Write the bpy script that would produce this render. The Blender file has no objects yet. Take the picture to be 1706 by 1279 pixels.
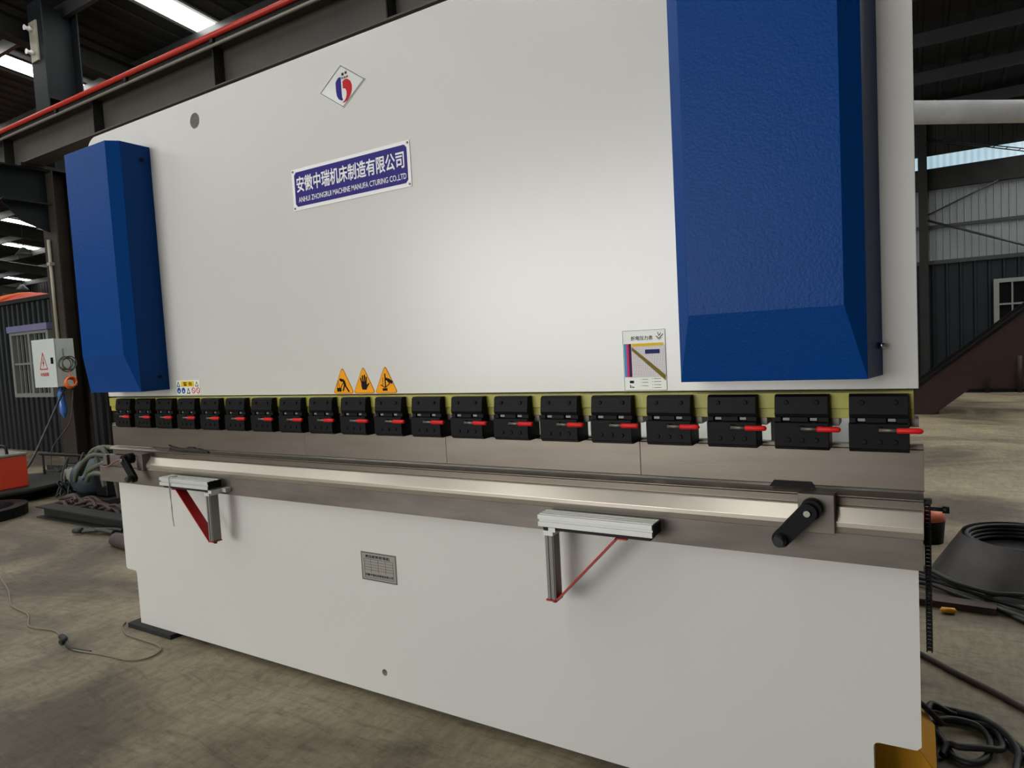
import bpy, bmesh, math, random
from mathutils import Vector, Matrix
from mathutils.geometry import tessellate_polygon
random.seed(7)
SC = bpy.context.scene
COL = SC.collection

# ---------------------------------------------------------------- materials
def lin(c):
    r = []
    for v in c[:3]:
        v = v / 255.0
        r.append(v / 12.92 if v <= 0.04045 else ((v + 0.055) / 1.055) ** 2.4)
    return (r[0], r[1], r[2], 1.0)

def mat(name, col, rough=0.5, metal=0.0, var=0.0, vscale=6.0, bump=0.0, bscale=60.0, coat=0.0, stretch=None, spec=0.5):
    m = bpy.data.materials.new(name); m.use_nodes = True
    nt = m.node_tree; N = nt.nodes; Lk = nt.links
    b = N['Principled BSDF']
    b.inputs['Base Color'].default_value = lin(col)
    b.inputs['Roughness'].default_value = rough
    b.inputs['Metallic'].default_value = metal
    b.inputs['Specular IOR Level'].default_value = spec
    if coat: b.inputs['Coat Weight'].default_value = coat; b.inputs['Coat Roughness'].default_value = 0.12
    if var or bump:
        tc = N.new('ShaderNodeTexCoord'); mp = N.new('ShaderNodeMapping')
        Lk.new(tc.outputs['Object'], mp.inputs['Vector'])
        if stretch: mp.inputs['Scale'].default_value = stretch
    if var:
        n = N.new('ShaderNodeTexNoise'); n.inputs['Scale'].default_value = vscale; n.inputs['Detail'].default_value = 6
        Lk.new(mp.outputs[0], n.inputs['Vector'])
        r = N.new('ShaderNodeValToRGB')
        r.color_ramp.elements[0].position = 0.3; r.color_ramp.elements[1].position = 0.7
        c = lin(col)
        r.color_ramp.elements[0].color = tuple(x * (1 - var) for x in c[:3]) + (1,)
        r.color_ramp.elements[1].color = tuple(min(1, x * (1 + var)) for x in c[:3]) + (1,)
        Lk.new(n.outputs['Fac'], r.inputs['Fac']); Lk.new(r.outputs['Color'], b.inputs['Base Color'])
    if bump:
        n2 = N.new('ShaderNodeTexNoise'); n2.inputs['Scale'].default_value = bscale; n2.inputs['Detail'].default_value = 3
        Lk.new(mp.outputs[0], n2.inputs['Vector'])
        bp = N.new('ShaderNodeBump'); bp.inputs['Strength'].default_value = bump; bp.inputs['Distance'].default_value = 0.002
        Lk.new(n2.outputs['Fac'], bp.inputs['Height']); Lk.new(bp.outputs[0], b.inputs['Normal'])
    return m

def emat(name, col, strength):
    m = bpy.data.materials.new(name); m.use_nodes = True
    b = m.node_tree.nodes['Principled BSDF']
    b.inputs['Base Color'].default_value = (0.6, 0.6, 0.6, 1)
    b.inputs['Emission Color'].default_value = lin(col)
    b.inputs['Emission Strength'].default_value = strength
    return m

M = {}
M['white'] = mat('white_machine_paint', (203, 202, 197), 0.26, bump=0.05, bscale=45, var=0.015, vscale=1.5, spec=0.68)
M['white_edge'] = mat('white_frame_paint', (205, 205, 200), 0.5)
M['blue'] = mat('blue_hammertone_paint', (4, 60, 126), 0.36, bump=0.45, bscale=170, spec=0.10)
M['olive'] = mat('yellow_green_plating', (160, 156, 62), 0.45, metal=0.0, var=0.15, vscale=9)
M['black'] = mat('black_oxide_steel', (15, 15, 17), 0.5, bump=0.1, spec=0.15)
M['clamp'] = mat('clamp_black', (15, 15, 17), 0.5, var=0.2, vscale=30, spec=0.12)
M['rubber'] = mat('black_rubber', (16, 17, 19), 0.6)
M['red'] = mat('red_plastic', (205, 26, 26), 0.4, spec=.25)
M['redpaint'] = mat('red_bracket_paint', (170, 22, 26), 0.4)
M['steel'] = mat('ground_steel', (120, 112, 103), 0.36, metal=0.75, var=0.10, vscale=3, stretch=(1, 4, 8), bump=0.05)
M['steel_dk'] = mat('milled_steel', (112, 106, 99), 0.45, metal=0.6, var=0.22, vscale=4, stretch=(1, 3, 5), bump=0.06)
M['steel_br'] = mat('bright_ground_steel', (194, 186, 174), 0.3, metal=0.7, var=0.06, vscale=3, stretch=(.6, 3, 3))
M['alu'] = mat('anodised_aluminium', (205, 207, 203), 0.36, metal=0.35, var=0.03)
M['alu_dk'] = mat('aluminium_groove', (120, 120, 116), 0.5, metal=0.4)
M['chrome'] = mat('chrome', (225, 225, 225), 0.15, metal=1.0)
M['plate_steel'] = mat('etched_plate', (150, 147, 140), 0.45, metal=0.5)
M['purple'] = mat('violet_enamel', (52, 44, 122), 0.35, spec=0.12)
M['sign_white'] = mat('sign_white', (232, 232, 232), 0.4)
M['silver'] = mat('silver_foil', (215, 217, 214), 0.2, metal=0.6)
M['ink'] = mat('dark_ink', (16, 16, 18), 0.6, spec=0.12)
M['grey_ink'] = mat('grey_ink', (100, 100, 100), 0.6, spec=0.12)
M['logo_blue'] = mat('logo_blue', (38, 38, 120), 0.4, spec=0.12)
M['logo_red'] = mat('logo_red', (185, 30, 38), 0.4, spec=0.12)
M['amber'] = mat('warning_amber', (240, 160, 20), 0.4, spec=0.12)
M['yellow'] = mat('yellow_ink', (222, 186, 40), 0.5, spec=0.12)
M['cyan'] = mat('chart_blue', (70, 140, 190), 0.5, spec=0.12)
M['magenta'] = mat('chart_magenta', (205, 45, 100), 0.5, spec=0.12)
M['dpurple'] = mat('chart_purple', (60, 25, 70), 0.5, spec=0.12)
M['navy'] = mat('chart_navy', (36, 34, 100), 0.5, spec=0.12)
M['olive_ink'] = mat('chart_olive', (120, 105, 30), 0.5, spec=0.12)
M['lilac'] = mat('chart_grid', (178, 160, 172), 0.5)
M['paper'] = mat('paper_white', (228, 230, 224), 0.45)
M['sign_blue'] = mat('icon_blue', (30, 80, 150), 0.5, spec=0.12)
M['dark_steel'] = mat('dark_painted_steel', (36, 36, 35), 0.6, spec=0.2, var=0.2, vscale=3)
M['beam'] = mat('runway_beam_paint', (64, 59, 54), 0.55, var=0.15, vscale=2)
M['column'] = mat('column_paint', (24, 29, 33), 0.55, spec=0.2, var=0.15, vscale=3)
M['colbrown'] = mat('column_primer', (50, 44, 38), 0.6, spec=0.2, var=0.2, vscale=3)
M['rail_red'] = mat('conductor_rail_red', (176, 38, 20), 0.45)
M['conduit'] = mat('grey_conduit', (120, 118, 108), 0.5, metal=0.2)
M['white_pipe'] = mat('pale_plastic_pipe', (150, 146, 130), 0.5)
M['roof'] = mat('roof_sheet', (42, 43, 41), 0.6, spec=0.2, var=0.15, vscale=1.2)
M['purlin'] = mat('galvanised_purlin', (46, 49, 49), 0.5, metal=0.2)
M['wall_lo'] = mat('dark_cladding', (26, 33, 37), 0.5, spec=0.2, var=0.12, vscale=2)
M['wall_hi'] = mat('grey_cladding', (118, 124, 126), 0.5, var=0.06, vscale=2)
M['partition'] = mat('partition_cladding', (26, 31, 33), 0.28, var=0.15, vscale=2)
M['plain_wall'] = mat('plain_cladding', (105, 105, 100), 0.6)
M['winframe'] = mat('white_window_bars', (118, 120, 116), 0.5)
M['winhead'] = mat('lavender_window_head', (108, 108, 140), 0.5)
M['glass'] = mat('dark_glass', (14, 18, 20), 0.15)
M['orange'] = mat('orange_casing', (185, 52, 24), 0.42)
M['tank_red'] = mat('tank_red', (190, 34, 18), 0.4)
M['stripe'] = mat('orange_stripe', (225, 110, 40), 0.5)
M['motor'] = mat('motor_blue_green', (40, 57, 62), 0.45, var=0.3, vscale=8)
M['motor_grey'] = mat('motor_grey', (108, 108, 100), 0.5, var=0.2, vscale=10)
M['hose_green'] = mat('dusty_green_hose', (78, 82, 68), 0.6)
M['hose_dk'] = mat('dark_green_hose', (28, 34, 32), 0.5)
M['rust'] = mat('rusty_steel', (56, 42, 36), 0.65, var=0.35, vscale=9)
M['stairred'] = mat('dark_red_stair_paint', (48, 26, 23), 0.5, var=0.15, vscale=3)
M['box_grey'] = mat('electric_box_paint', (190, 197, 194), 0.45)
M['pink'] = mat('pink_cable', (112, 74, 70), 0.5)
M['cord'] = mat('pale_cord', (112, 104, 90), 0.6)
M['ycase'] = mat('yellow_pedal', (225, 160, 30), 0.4)
M['bluebag'] = mat('blue_plastic', (60, 100, 170), 0.2)
M['cloth'] = mat('dark_cloth', (46, 42, 36), 0.8)
M['drum'] = mat('galvanised_sheet', (70, 66, 66), 0.4, metal=0.5, var=0.35, vscale=5)
M['pipe_big'] = mat('silver_pipe', (222, 223, 226), 0.4, metal=0.0, var=0.12, vscale=6)
M['white_cord'] = mat('thin_grey_string', (150, 150, 145), 0.6)
M['salmon'] = mat('faded_orange_plastic', (222, 118, 84), 0.5)
M['sky'] = emat('skylight_panel', (250, 250, 246), 9.0)
M['clere'] = emat('clerestory_panel', (165, 205, 225), 0.58)
M['day'] = emat('doorway_daylight', (226, 236, 250), 5.0)
# faint corrugation of the clerestory sheet
def corrug(m, scale, lo, hi):
    nt = m.node_tree; b = nt.nodes['Principled BSDF']
    tc = nt.nodes.new('ShaderNodeTexCoord'); w = nt.nodes.new('ShaderNodeTexWave'); w.inputs['Scale'].default_value = scale
    w.inputs['Distortion'].default_value = 1.0; w.inputs['Detail'].default_value = 3
    r = nt.nodes.new('ShaderNodeValToRGB'); r.color_ramp.elements[0].color = lin(lo); r.color_ramp.elements[1].color = lin(hi)
    nt.links.new(tc.outputs['Object'], w.inputs['Vector']); nt.links.new(w.outputs['Fac'], r.inputs['Fac'])
    nt.links.new(r.outputs['Color'], b.inputs['Emission Color'])
corrug(M['clere'], 3.0, (150, 195, 212), (190, 220, 235))

def floor_mat():
    m = bpy.data.materials.new('stained_concrete'); m.use_nodes = True
    nt = m.node_tree; N = nt.nodes; L = nt.links; b = N['Principled BSDF']
    geo = N.new('ShaderNodeNewGeometry')
    def noise(scale, detail, stretch=(1, 1, 1), rough=0.6, dist=0.0):
        mp = N.new('ShaderNodeMapping'); mp.inputs['Scale'].default_value = stretch
        L.new(geo.outputs['Position'], mp.inputs['Vector'])
        n = N.new('ShaderNodeTexNoise'); n.inputs['Scale'].default_value = scale; n.inputs['Detail'].default_value = detail
        n.inputs['Roughness'].default_value = rough; n.inputs['Distortion'].default_value = dist
        L.new(mp.outputs[0], n.inputs['Vector']); return n
    def ramp(src, p0, c0, p1, c1):
        r = N.new('ShaderNodeValToRGB'); r.color_ramp.elements[0].position = p0; r.color_ramp.elements[1].position = p1
        r.color_ramp.elements[0].color = lin(c0); r.color_ramp.elements[1].color = lin(c1)
        L.new(src.outputs['Fac'], r.inputs['Fac']); return r
    base = ramp(noise(1.3, 8, rough=0.65), 0.35, (120, 109, 88), 0.66, (151, 140, 114))
    patch = ramp(noise(0.55, 7, (1, 1.5, 1), 0.6, 0.8), 0.46, (255, 255, 255), 0.60, (158, 150, 150))
    fine = ramp(noise(26, 6, (1, .35, 1), 0.75), 0.3, (205, 202, 198), 0.6, (255, 255, 255))
    scuff = ramp(noise(5, 10, (.5, 2.2, 1), 0.8, 2.5), 0.50, (255, 255, 255), 0.70, (172, 168, 164))
    prev = base.outputs['Color']
    for r in (patch, fine, scuff):
        mx = N.new('ShaderNodeMixRGB'); mx.blend_type = 'MULTIPLY'; mx.inputs['Fac'].default_value = 1
        L.new(prev, mx.inputs['Color1']); L.new(r.outputs['Color'], mx.inputs['Color2']); prev = mx.outputs['Color']
    L.new(prev, b.inputs['Base Color']); b.inputs['Roughness'].default_value = 0.62
    bp = N.new('ShaderNodeBump'); bp.inputs['Strength'].default_value = 0.25; bp.inputs['Distance'].default_value = 0.004
    L.new(noise(14, 8).outputs['Fac'], bp.inputs['Height']); L.new(bp.outputs[0], b.inputs['Normal'])
    return m
M['floor'] = floor_mat()

# ---------------------------------------------------------------- mesh builder
WORLD = {}   # object -> world origin
class MB:
    def __init__(s): s.v = []; s.f = []; s.smooth = []
    def add(s, vs, fs, smooth=False):
        o = len(s.v); s.v += [tuple(v) for v in vs]
        for f in fs: s.f.append(tuple(i + o for i in f)); s.smooth.append(smooth)
        return s
    def box(s, x0, x1, y0, y1, z0, z1):
        vs = [(x, y, z) for x in (x0, x1) for y in (y0, y1) for z in (z0, z1)]
        return s.add(vs, [(0, 1, 3, 2), (4, 6, 7, 5), (0, 4, 5, 1), (2, 3, 7, 6), (0, 2, 6, 4), (1, 5, 7, 3)])
    def hexa(s, lo, hi):   # two quads -> solid
        return s.add(list(lo) + list(hi), [(3, 2, 1, 0), (4, 5, 6, 7), (0, 1, 5, 4), (1, 2, 6, 5), (2, 3, 7, 6), (3, 0, 4, 7)])
    def plate(s, outer, y0, y1, holes=(), ax='Y'):
        """flat outline in (x, z), thickness along y (or axis X: outline is (y, z), thickness along x; Z: (x,y))"""
        loops = [list(outer)] + [list(h) for h in holes]
        flat = [p for l in loops for p in l]
        tris = tessellate_polygon([[Vector((p[0], p[1], 0)) for p in l] for l in loops])
        n = len(flat)
        def P(p, t):
            return (p[0], t, p[1]) if ax == 'Y' else ((t, p[0], p[1]) if ax == 'X' else (p[0], p[1], t))
        vs = [P(p, y0) for p in flat] + [P(p, y1) for p in flat]
        fs = [tuple(t) for t in tris] + [tuple(i + n for i in reversed(t)) for t in tris]
        o = 0
        for l in loops:
            k = len(l)
            for i in range(k):
                a, b = o + i, o + (i + 1) % k
                fs.append((a, b, b + n, a + n))
            o += k
        return s.add(vs, fs)
    def tube(s, pts, r, n=10, cap=True, radii=None):
        P = [Vector(p) for p in pts]; vs = []; fs = []
        up = None
        for i, p in enumerate(P):
            d = (P[min(i + 1, len(P) - 1)] - P[max(i - 1, 0)]).normalized()
            if up is None:
                up = Vector((0, 0, 1)) if abs(d.z) < 0.9 else Vector((1, 0, 0))
            a = d.cross(up).normalized(); b = a.cross(d).normalized(); up = b
            rr = radii[i] if radii else r
            for k in range(n):
                t = 2 * math.pi * k / n
                vs.append(p + a * math.cos(t) * rr + b * math.sin(t) * rr)
        for i in range(len(P) - 1):
            for k in range(n):
                fs.append((i * n + k, i * n + (k + 1) % n, (i + 1) * n + (k + 1) % n, (i + 1) * n + k))
        s.add(vs, fs, True)
        if cap:
            o = len(s.v) - len(vs)
            s.f.append(tuple(o + k for k in reversed(range(n)))); s.smooth.append(False)
            s.f.append(tuple(o + (len(P) - 1) * n + k for k in range(n))); s.smooth.append(False)
        return s
    def cyl(s, a, b, r, n=20): return s.tube([a, b], r, n)
    def torus(s, c, R, r, axis='Z', n=28, m=8, sq=1.0):
        pts = []
        for i in range(n + 1):
            t = 2 * math.pi * i / n; u, w = R * math.cos(t), R * sq * math.sin(t)
            pts.append({'Z': (c[0] + u, c[1] + w, c[2]), 'Y': (c[0] + u, c[1], c[2] + w), 'X': (c[0], c[1] + u, c[2] + w)}[axis])
        return s.tube(pts, r, m, False)
    def build(s, name, m, parent=None, bevel=0.0, label=None):
        me = bpy.data.meshes.new(name)
        xs = [v[0] for v in s.v]; ys = [v[1] for v in s.v]; zs = [v[2] for v in s.v]
        o = Vector(((min(xs) + max(xs)) / 2, (min(ys) + max(ys)) / 2, min(zs)))
        me.from_pydata([(v[0] - o.x, v[1] - o.y, v[2] - o.z) for v in s.v], [], s.f)
        me.polygons.foreach_set('use_smooth', s.smooth)
        bm = bmesh.new(); bm.from_mesh(me)
        bmesh.ops.recalc_face_normals(bm, faces=bm.faces[:]); bm.to_mesh(me); bm.free()
        me.materials.append(m); me.update()
        ob = bpy.data.objects.new(name, me); COL.objects.link(ob)
        WORLD[ob.name] = o
        if parent is not None:
            ob.parent = parent; ob.location = o - WORLD[parent.name]
        else: ob.location = o
        if bevel:
            md = ob.modifiers.new('bevel', 'BEVEL'); md.width = bevel; md.segments = 2; md.limit_method = 'ANGLE'; md.angle_limit = math.radians(40)
        if label: ob['label'] = label
        return ob

def spline(pts, k=8):
    P = [Vector(p) for p in pts]; out = []
    for i in range(len(P) - 1):
        p0 = P[max(i - 1, 0)]; p1 = P[i]; p2 = P[i + 1]; p3 = P[min(i + 2, len(P) - 1)]
        for j in range(k):
            t = j / k
            out.append(0.5 * ((2 * p1) + (p2 - p0) * t + (2 * p0 - 5 * p1 + 4 * p2 - p3) * t * t + (3 * p1 - p0 - 3 * p2 + p3) * t ** 3))
    out.append(P[-1]); return out

def circle(cx, cz, r, n=24, r2=None):
    r2 = r2 or r
    return [(cx + r * math.cos(2 * math.pi * i / n), cz + r2 * math.sin(2 * math.pi * i / n)) for i in range(n)]

def arc(cx, cz, r, a0, a1, n=8):
    return [(cx + r * math.cos(math.radians(a0 + (a1 - a0) * i / n)), cz + r * math.sin(math.radians(a0 + (a1 - a0) * i / n))) for i in range(n + 1)]

def text_into(mb, body, x0, x1, z0, z1, y, bold=0.0, th=0.0006):
    """lettering fitted to the rectangle, facing -Y, front at y"""
    cu = bpy.data.curves.new('txt', 'FONT'); cu.body = body; cu.size = 1.0; cu.extrude = 0.01; cu.offset = bold
    cu.resolution_u = 3
    ob = bpy.data.objects.new('txt', cu); COL.objects.link(ob)
    dg = bpy.context.evaluated_depsgraph_get()
    me = bpy.data.meshes.new_from_object(ob.evaluated_get(dg))
    if len(me.vertices):
        xs = [v.co.x for v in me.vertices]; ys = [v.co.y for v in me.vertices]
        ax, bx, ay, by = min(xs), max(xs), min(ys), max(ys)
        sx = (x1 - x0) / max(1e-6, bx - ax); sz = (z1 - z0) / max(1e-6, by - ay)
        mb.add([(x0 + (v.co.x - ax) * sx, y + (0 if v.co.z > 0 else th), z0 + (v.co.y - ay) * sz) for v in me.vertices],
               [tuple(p.vertices) for p in me.polygons])
    bpy.data.objects.remove(ob); bpy.data.curves.remove(cu); bpy.data.meshes.remove(me)

def empty(name, loc):
    o = bpy.data.objects.new(name, None); COL.objects.link(o); o.location = loc; o.empty_display_size = 0.1
    WORLD[o.name] = Vector(loc); return o
def sub_empty(name, loc, parent):
    o = empty(name, loc); o.parent = parent; o.location = Vector(loc) - WORLD[parent.name]; return o
def tag(o, label, cat, group=None, kind=None):
    o['label'] = label; o['category'] = cat
    if group: o['group'] = group
    if kind: o['kind'] = kind
    return o
def struct(o):
    o['kind'] = 'structure'; return o

# ================================================================ PRESS BRAKE
PB = tag(empty('press_brake', (1.5, 0.5, 0)), 'large white hydraulic press brake with blue cylinder covers standing on the concrete floor', 'machine')
XL, XR = -0.181, 3.188
R_ = 0.085
ram_outline = [(XL, 1.130), (XR, 1.130), (XR, 2.355)] + arc(XL + R_, 2.355 - R_, R_, 90, 180)
MB().plate(ram_outline, 0.0, 0.05, [circle(0.658, 2.266, 0.031)]).build('ram_beam', M['white'], PB, bevel=0.0015)
MB().box(0.55, 0.77, 0.0505, 0.07, 2.17, 2.335).build('hole_backing', M['white_edge'], PB)
# bed plate with stepped foot corners
bed = [(-0.071, 0.022), (3.082, 0.022)] + [(3.082, 0.262)] + arc(3.094, 0.262, 0.012, 180, 90, 3) + [(3.172, 0.276), (3.1815, 0.286)] + \
      [(3.1815, 0.712), (-0.158, 0.712), (-0.158, 0.290), (-0.150, 0.281), (-0.080, 0.279), (-0.071, 0.268)]
MB().plate(bed, 0.0, 0.05, [circle(1.506, 0.108, 0.0125)]).build('bed_plate', M['white'], PB, bevel=0.0012)
MB().box(0.06, 0.10, 0.0505, 1.1, 0.02, 2.20).build('side_frame', M['white_edge'], PB)
MB().box(2.86, 2.90, 0.0505, 1.1, 0.02, 2.20).build('side_frame', M['white_edge'], PB)
MB().box(-0.05, 3.16, 0.30, 1.25, 0.895, 0.93).box(-0.05, 3.16, 0.30, 0.33, 0.78, 0.8945).build('rear_deck', M['white_edge'], PB, bevel=0.003)  # invented flat white top, shaped to catch roof light behind the clamp gaps
# foot plates
MB().plate([(-0.135, -0.03), (0.215, -0.03), (0.235, 0.10), (-0.135, 0.10)], 0.0, 0.0215, ax='Z').build('foot_plate', M['dark_steel'], PB)
MB().box(2.75, 3.05, 0.0, 0.12, 0.0, 0.0215).build('foot_plate', M['dark_steel'], PB)

# cylinder covers ------------------------------------------------
def cover(x0, x1, z0, z1, zb, chl=0.036, chr_=0.040, lean=0.0):
    """folded sheet hood: side walls, chamfers, flat front, bevelled underside"""
    yw, yf = -0.13, -0.17
    mb = MB()
    prof = [(x0, 0.0), (x0, yw), (x0 + chl, yf), (x1 - chr_, yf), (x1, yw), (x1 + lean, 0.0)]
    n = len(prof)
    top = [(x, y, z1) for x, y in prof]
    mid = [(x, y, zb) for x, y in prof]
    bot = [(x0, 0, z0), (x0, yw, z0), (x0 + .001, yw, z0), (x1 - .001, yw, z0), (x1, yw, z0), (x1 + lean, 0, z0)]
    vs = top + mid + bot; fs = []
    for i in range(n - 1):
        fs.append((i, i + 1, n + i + 1, n + i)); fs.append((n + i, n + i + 1, 2 * n + i + 1, 2 * n + i))
    fs.append(tuple(range(n))); fs.append(tuple(2 * n + i for i in reversed(range(n))))
    fs.append((0, n, 2 * n, 3 * n - 1, 2 * n - 1, n - 1))
    mb.add(vs, fs)
    return mb
lc = cover(-0.078, 0.328, 1.160, 2.222, 1.325).build('cylinder_cover', M['blue'], PB, bevel=0.003)
rc = cover(2.684, 3.094, 1.163, 2.222, 1.325, lean=0.024).build('cylinder_cover', M['blue'], PB, bevel=0.003)
MB().cyl((3.112, -0.035, 1.232), (3.124, -0.035, 1.232), 0.007, 10).build('screw', M['chrome'], rc)
MB().cyl((0.327, -0.04, 1.22), (0.337, -0.04, 1.22), 0.007, 10).build('screw', M['black'], lc)
MB().cyl((0.327, -0.04, 2.16), (0.337, -0.04, 2.16), 0.007, 10).build('screw', M['black'], lc)

# olive clamping rail --------------------------------------------
MB().box(-0.090, 3.178, -0.046, 0.045, 1.089, 1.1265).box(-0.086, 3.178, -0.042, 0.042, 1.066, 1.0885).build('clamping_rail', M['olive'], PB, bevel=0.001)

# clamps ----------------------------------------------------------
PX = [3.051 - 0.16 * (19 - i) for i in range(20)]
def make_clamp(x):
    w = 0.118
    c = MB()
    # lower jaw (slightly wider), upper jaw, stepped faces, see-through slots between
    prof_lo = [(-0.0065, 0.994), (-0.070, 0.994), (-0.080, 1.002), (-0.080, 1.058), (-0.074, 1.060), (-0.0065, 1.060)]
    c.plate(prof_lo, x - 0.001, x + w, ax='X')
    prof_up = [(-0.0465, 1.071), (-0.073, 1.071), (-0.076, 1.080), (-0.070, 1.120), (-0.063, 1.1245), (-0.0465, 1.1245)]
    c.plate(prof_up, x, x + w - 0.001, ax='X')
    for a, b in ((0.0, 0.014), (0.034, 0.074), (0.094, 0.118)):
        c.box(x + a, x + b, -0.071, -0.0465, 1.0595, 1.0715)
    for sx in (0.026, 0.092): c.cyl((x + sx, -0.070, 1.106), (x + sx, -0.076, 1.106), 0.0055, 10)
    c.box(x + 0.055, x + 0.066, -0.090, -0.079, 1.040, 1.052)
    for sx in (0.03, 0.06, 0.09): c.cyl((x + sx, -0.079, 1.018), (x + sx, -0.083, 1.018), 0.006, 10)
    body = c.build('tool_clamp', M['clamp'], PB, bevel=0.0012)
    for a in (0.017, 0.077): MB().box(x + a, x + a + 0.015, -0.066, -0.047, 1.0625, 1.0690).build('slot_insert', M['alu_dk'], body)
    MB().box(x + 0.004, x + w + 0.018, -0.040, 0.03, 1.048, 1.0655).build('holder_block', M['steel_dk'], body)
    MB().cyl((x + 0.060, -0.090, 1.046), (x + 0.100, -0.092, 1.046), 0.0042, 10).build('lever_rod', M['steel_dk'], body)
    MB().tube([(x + 0.094, -0.092, 1.046), (x + 0.096, -0.092, 1.046), (x + 0.138, -0.0925, 1.046), (x + 0.142, -0.0925, 1.046), (x + 0.144, -0.0925, 1.046)], 0.006, 12,
              radii=[0.0052, 0.0064, 0.0064, 0.005, 0.002]).build('lever_grip', M['red'], body)
    return body
first = make_clamp(PX[0])
kids = [o for o in COL.objects if o.parent == first]
for i in range(1, 20):
    c = first.copy(); COL.objects.link(c); c.parent = PB; c.location = first.location + Vector((PX[i] - PX[0], 0, 0))
    for k in kids:
        d = k.copy(); COL.objects.link(d); d.parent = c

# upper punches ----------------------------------------------------
joints = [-0.163, 0.508, 1.180, 1.851, 2.523, 3.196]
for i in range(5):
    a, b = joints[i] + 0.0006, joints[i + 1] - 0.0006
    prof = [(-0.003, 1.001), (-0.003, 0.992), (-0.006, 0.990), (-0.006, 0.897), (-0.002, 0.894), (0.022, 0.95), (0.022, 1.001)]
    MB().plate(prof, a, b, ax='X').build('upper_punch', M['steel'], PB, bevel=0.0006)

# lower die and table ----------------------------------------------
die = [(0.040, 0.888), (0.002, 0.888), (-0.012, 0.876), (-0.012, 0.874), (0.004, 0.868), (0.004, 0.849), (0.04, 0.849)]
MB().plate(die, -0.195, 3.194, ax='X').build('lower_die', M['steel'], PB, bevel=0.0005)
ledge = [(0.040, 0.8485), (-0.012, 0.8485), (-0.035, 0.8185), (-0.0362, 0.8172), (-0.0362, 0.806), (-0.0305, 0.790), (0.04, 0.790)]
MB().plate(ledge, 0.11, 3.193, ax='X').build('sloped_ledge', M['steel_br'], PB, bevel=0.0006)
MB().box(-0.262, 3.192, -0.030, 0.045, 0.718, 0.7895).build('table_plate', M['steel_dk'], PB, bevel=0.001)
MB().box(-0.20, 0.1095, -0.012, 0.04, 0.7905, 0.8455).build('table_end_block', M['steel_dk'], PB, bevel=0.001)

# crank brackets -----------------------------------------------------
def crank(hub, knob, x0, x1, z0, z1, yb):
    br = MB().box(x0, x1, yb, -0.0135, z0, z1).build('crank_bracket', M['steel_dk'], PB, bevel=0.0015)
    y0, y1 = yb - 0.030, yb - 0.045
    d = Vector((knob[0] - hub[0], knob[1] - hub[1])); L = d.length; a = math.degrees(math.atan2(d.y, d.x))
    r = 0.0215
    out = arc(hub[0], hub[1], r, a + 90, a + 270, 12) + arc(knob[0], knob[1], r * 0.95, a - 90, a + 90, 12)
    MB().cyl((hub[0] + .006, yb, hub[1] + .004), (hub[0] + .006, y0, hub[1] + .004), 0.024, 20).build('crank_hub', M['black'], br)
    arm = MB().plate(out, y1, y0 - 0.0005).build('crank_arm', M['black'], br, bevel=0.002)
    MB().cyl((hub[0], y1 - 0.0005, hub[1]), (hub[0], y1 - 0.008, hub[1]), 0.0075, 14).build('crank_screw', M['chrome'], br)
    MB().tube([(knob[0], y1 - 0.0005, knob[1]), (knob[0], y1 - 0.02, knob[1]), (knob[0], y1 - 0.03, knob[1])], 0.015, 18, radii=[0.015, 0.015, 0.0105]).build('crank_knob', M['rubber'], br)
crank((2.960, 0.848), (2.900, 0.780), 2.934, 3.014, 0.790, 0.884, -0.052)
crank((0.070, 0.845), (0.140, 0.765), 0.105, 0.150, 0.7905, 0.868, -0.052)
# end plate with elongated top strip at the left table end
MB().plate([(-0.26, 0.7905), (-0.21, 0.7905), (-0.21, 0.845), (-0.235, 0.845)], -0.02, 0.03).build('table_end_lug', M['steel_dk'], PB)

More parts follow.
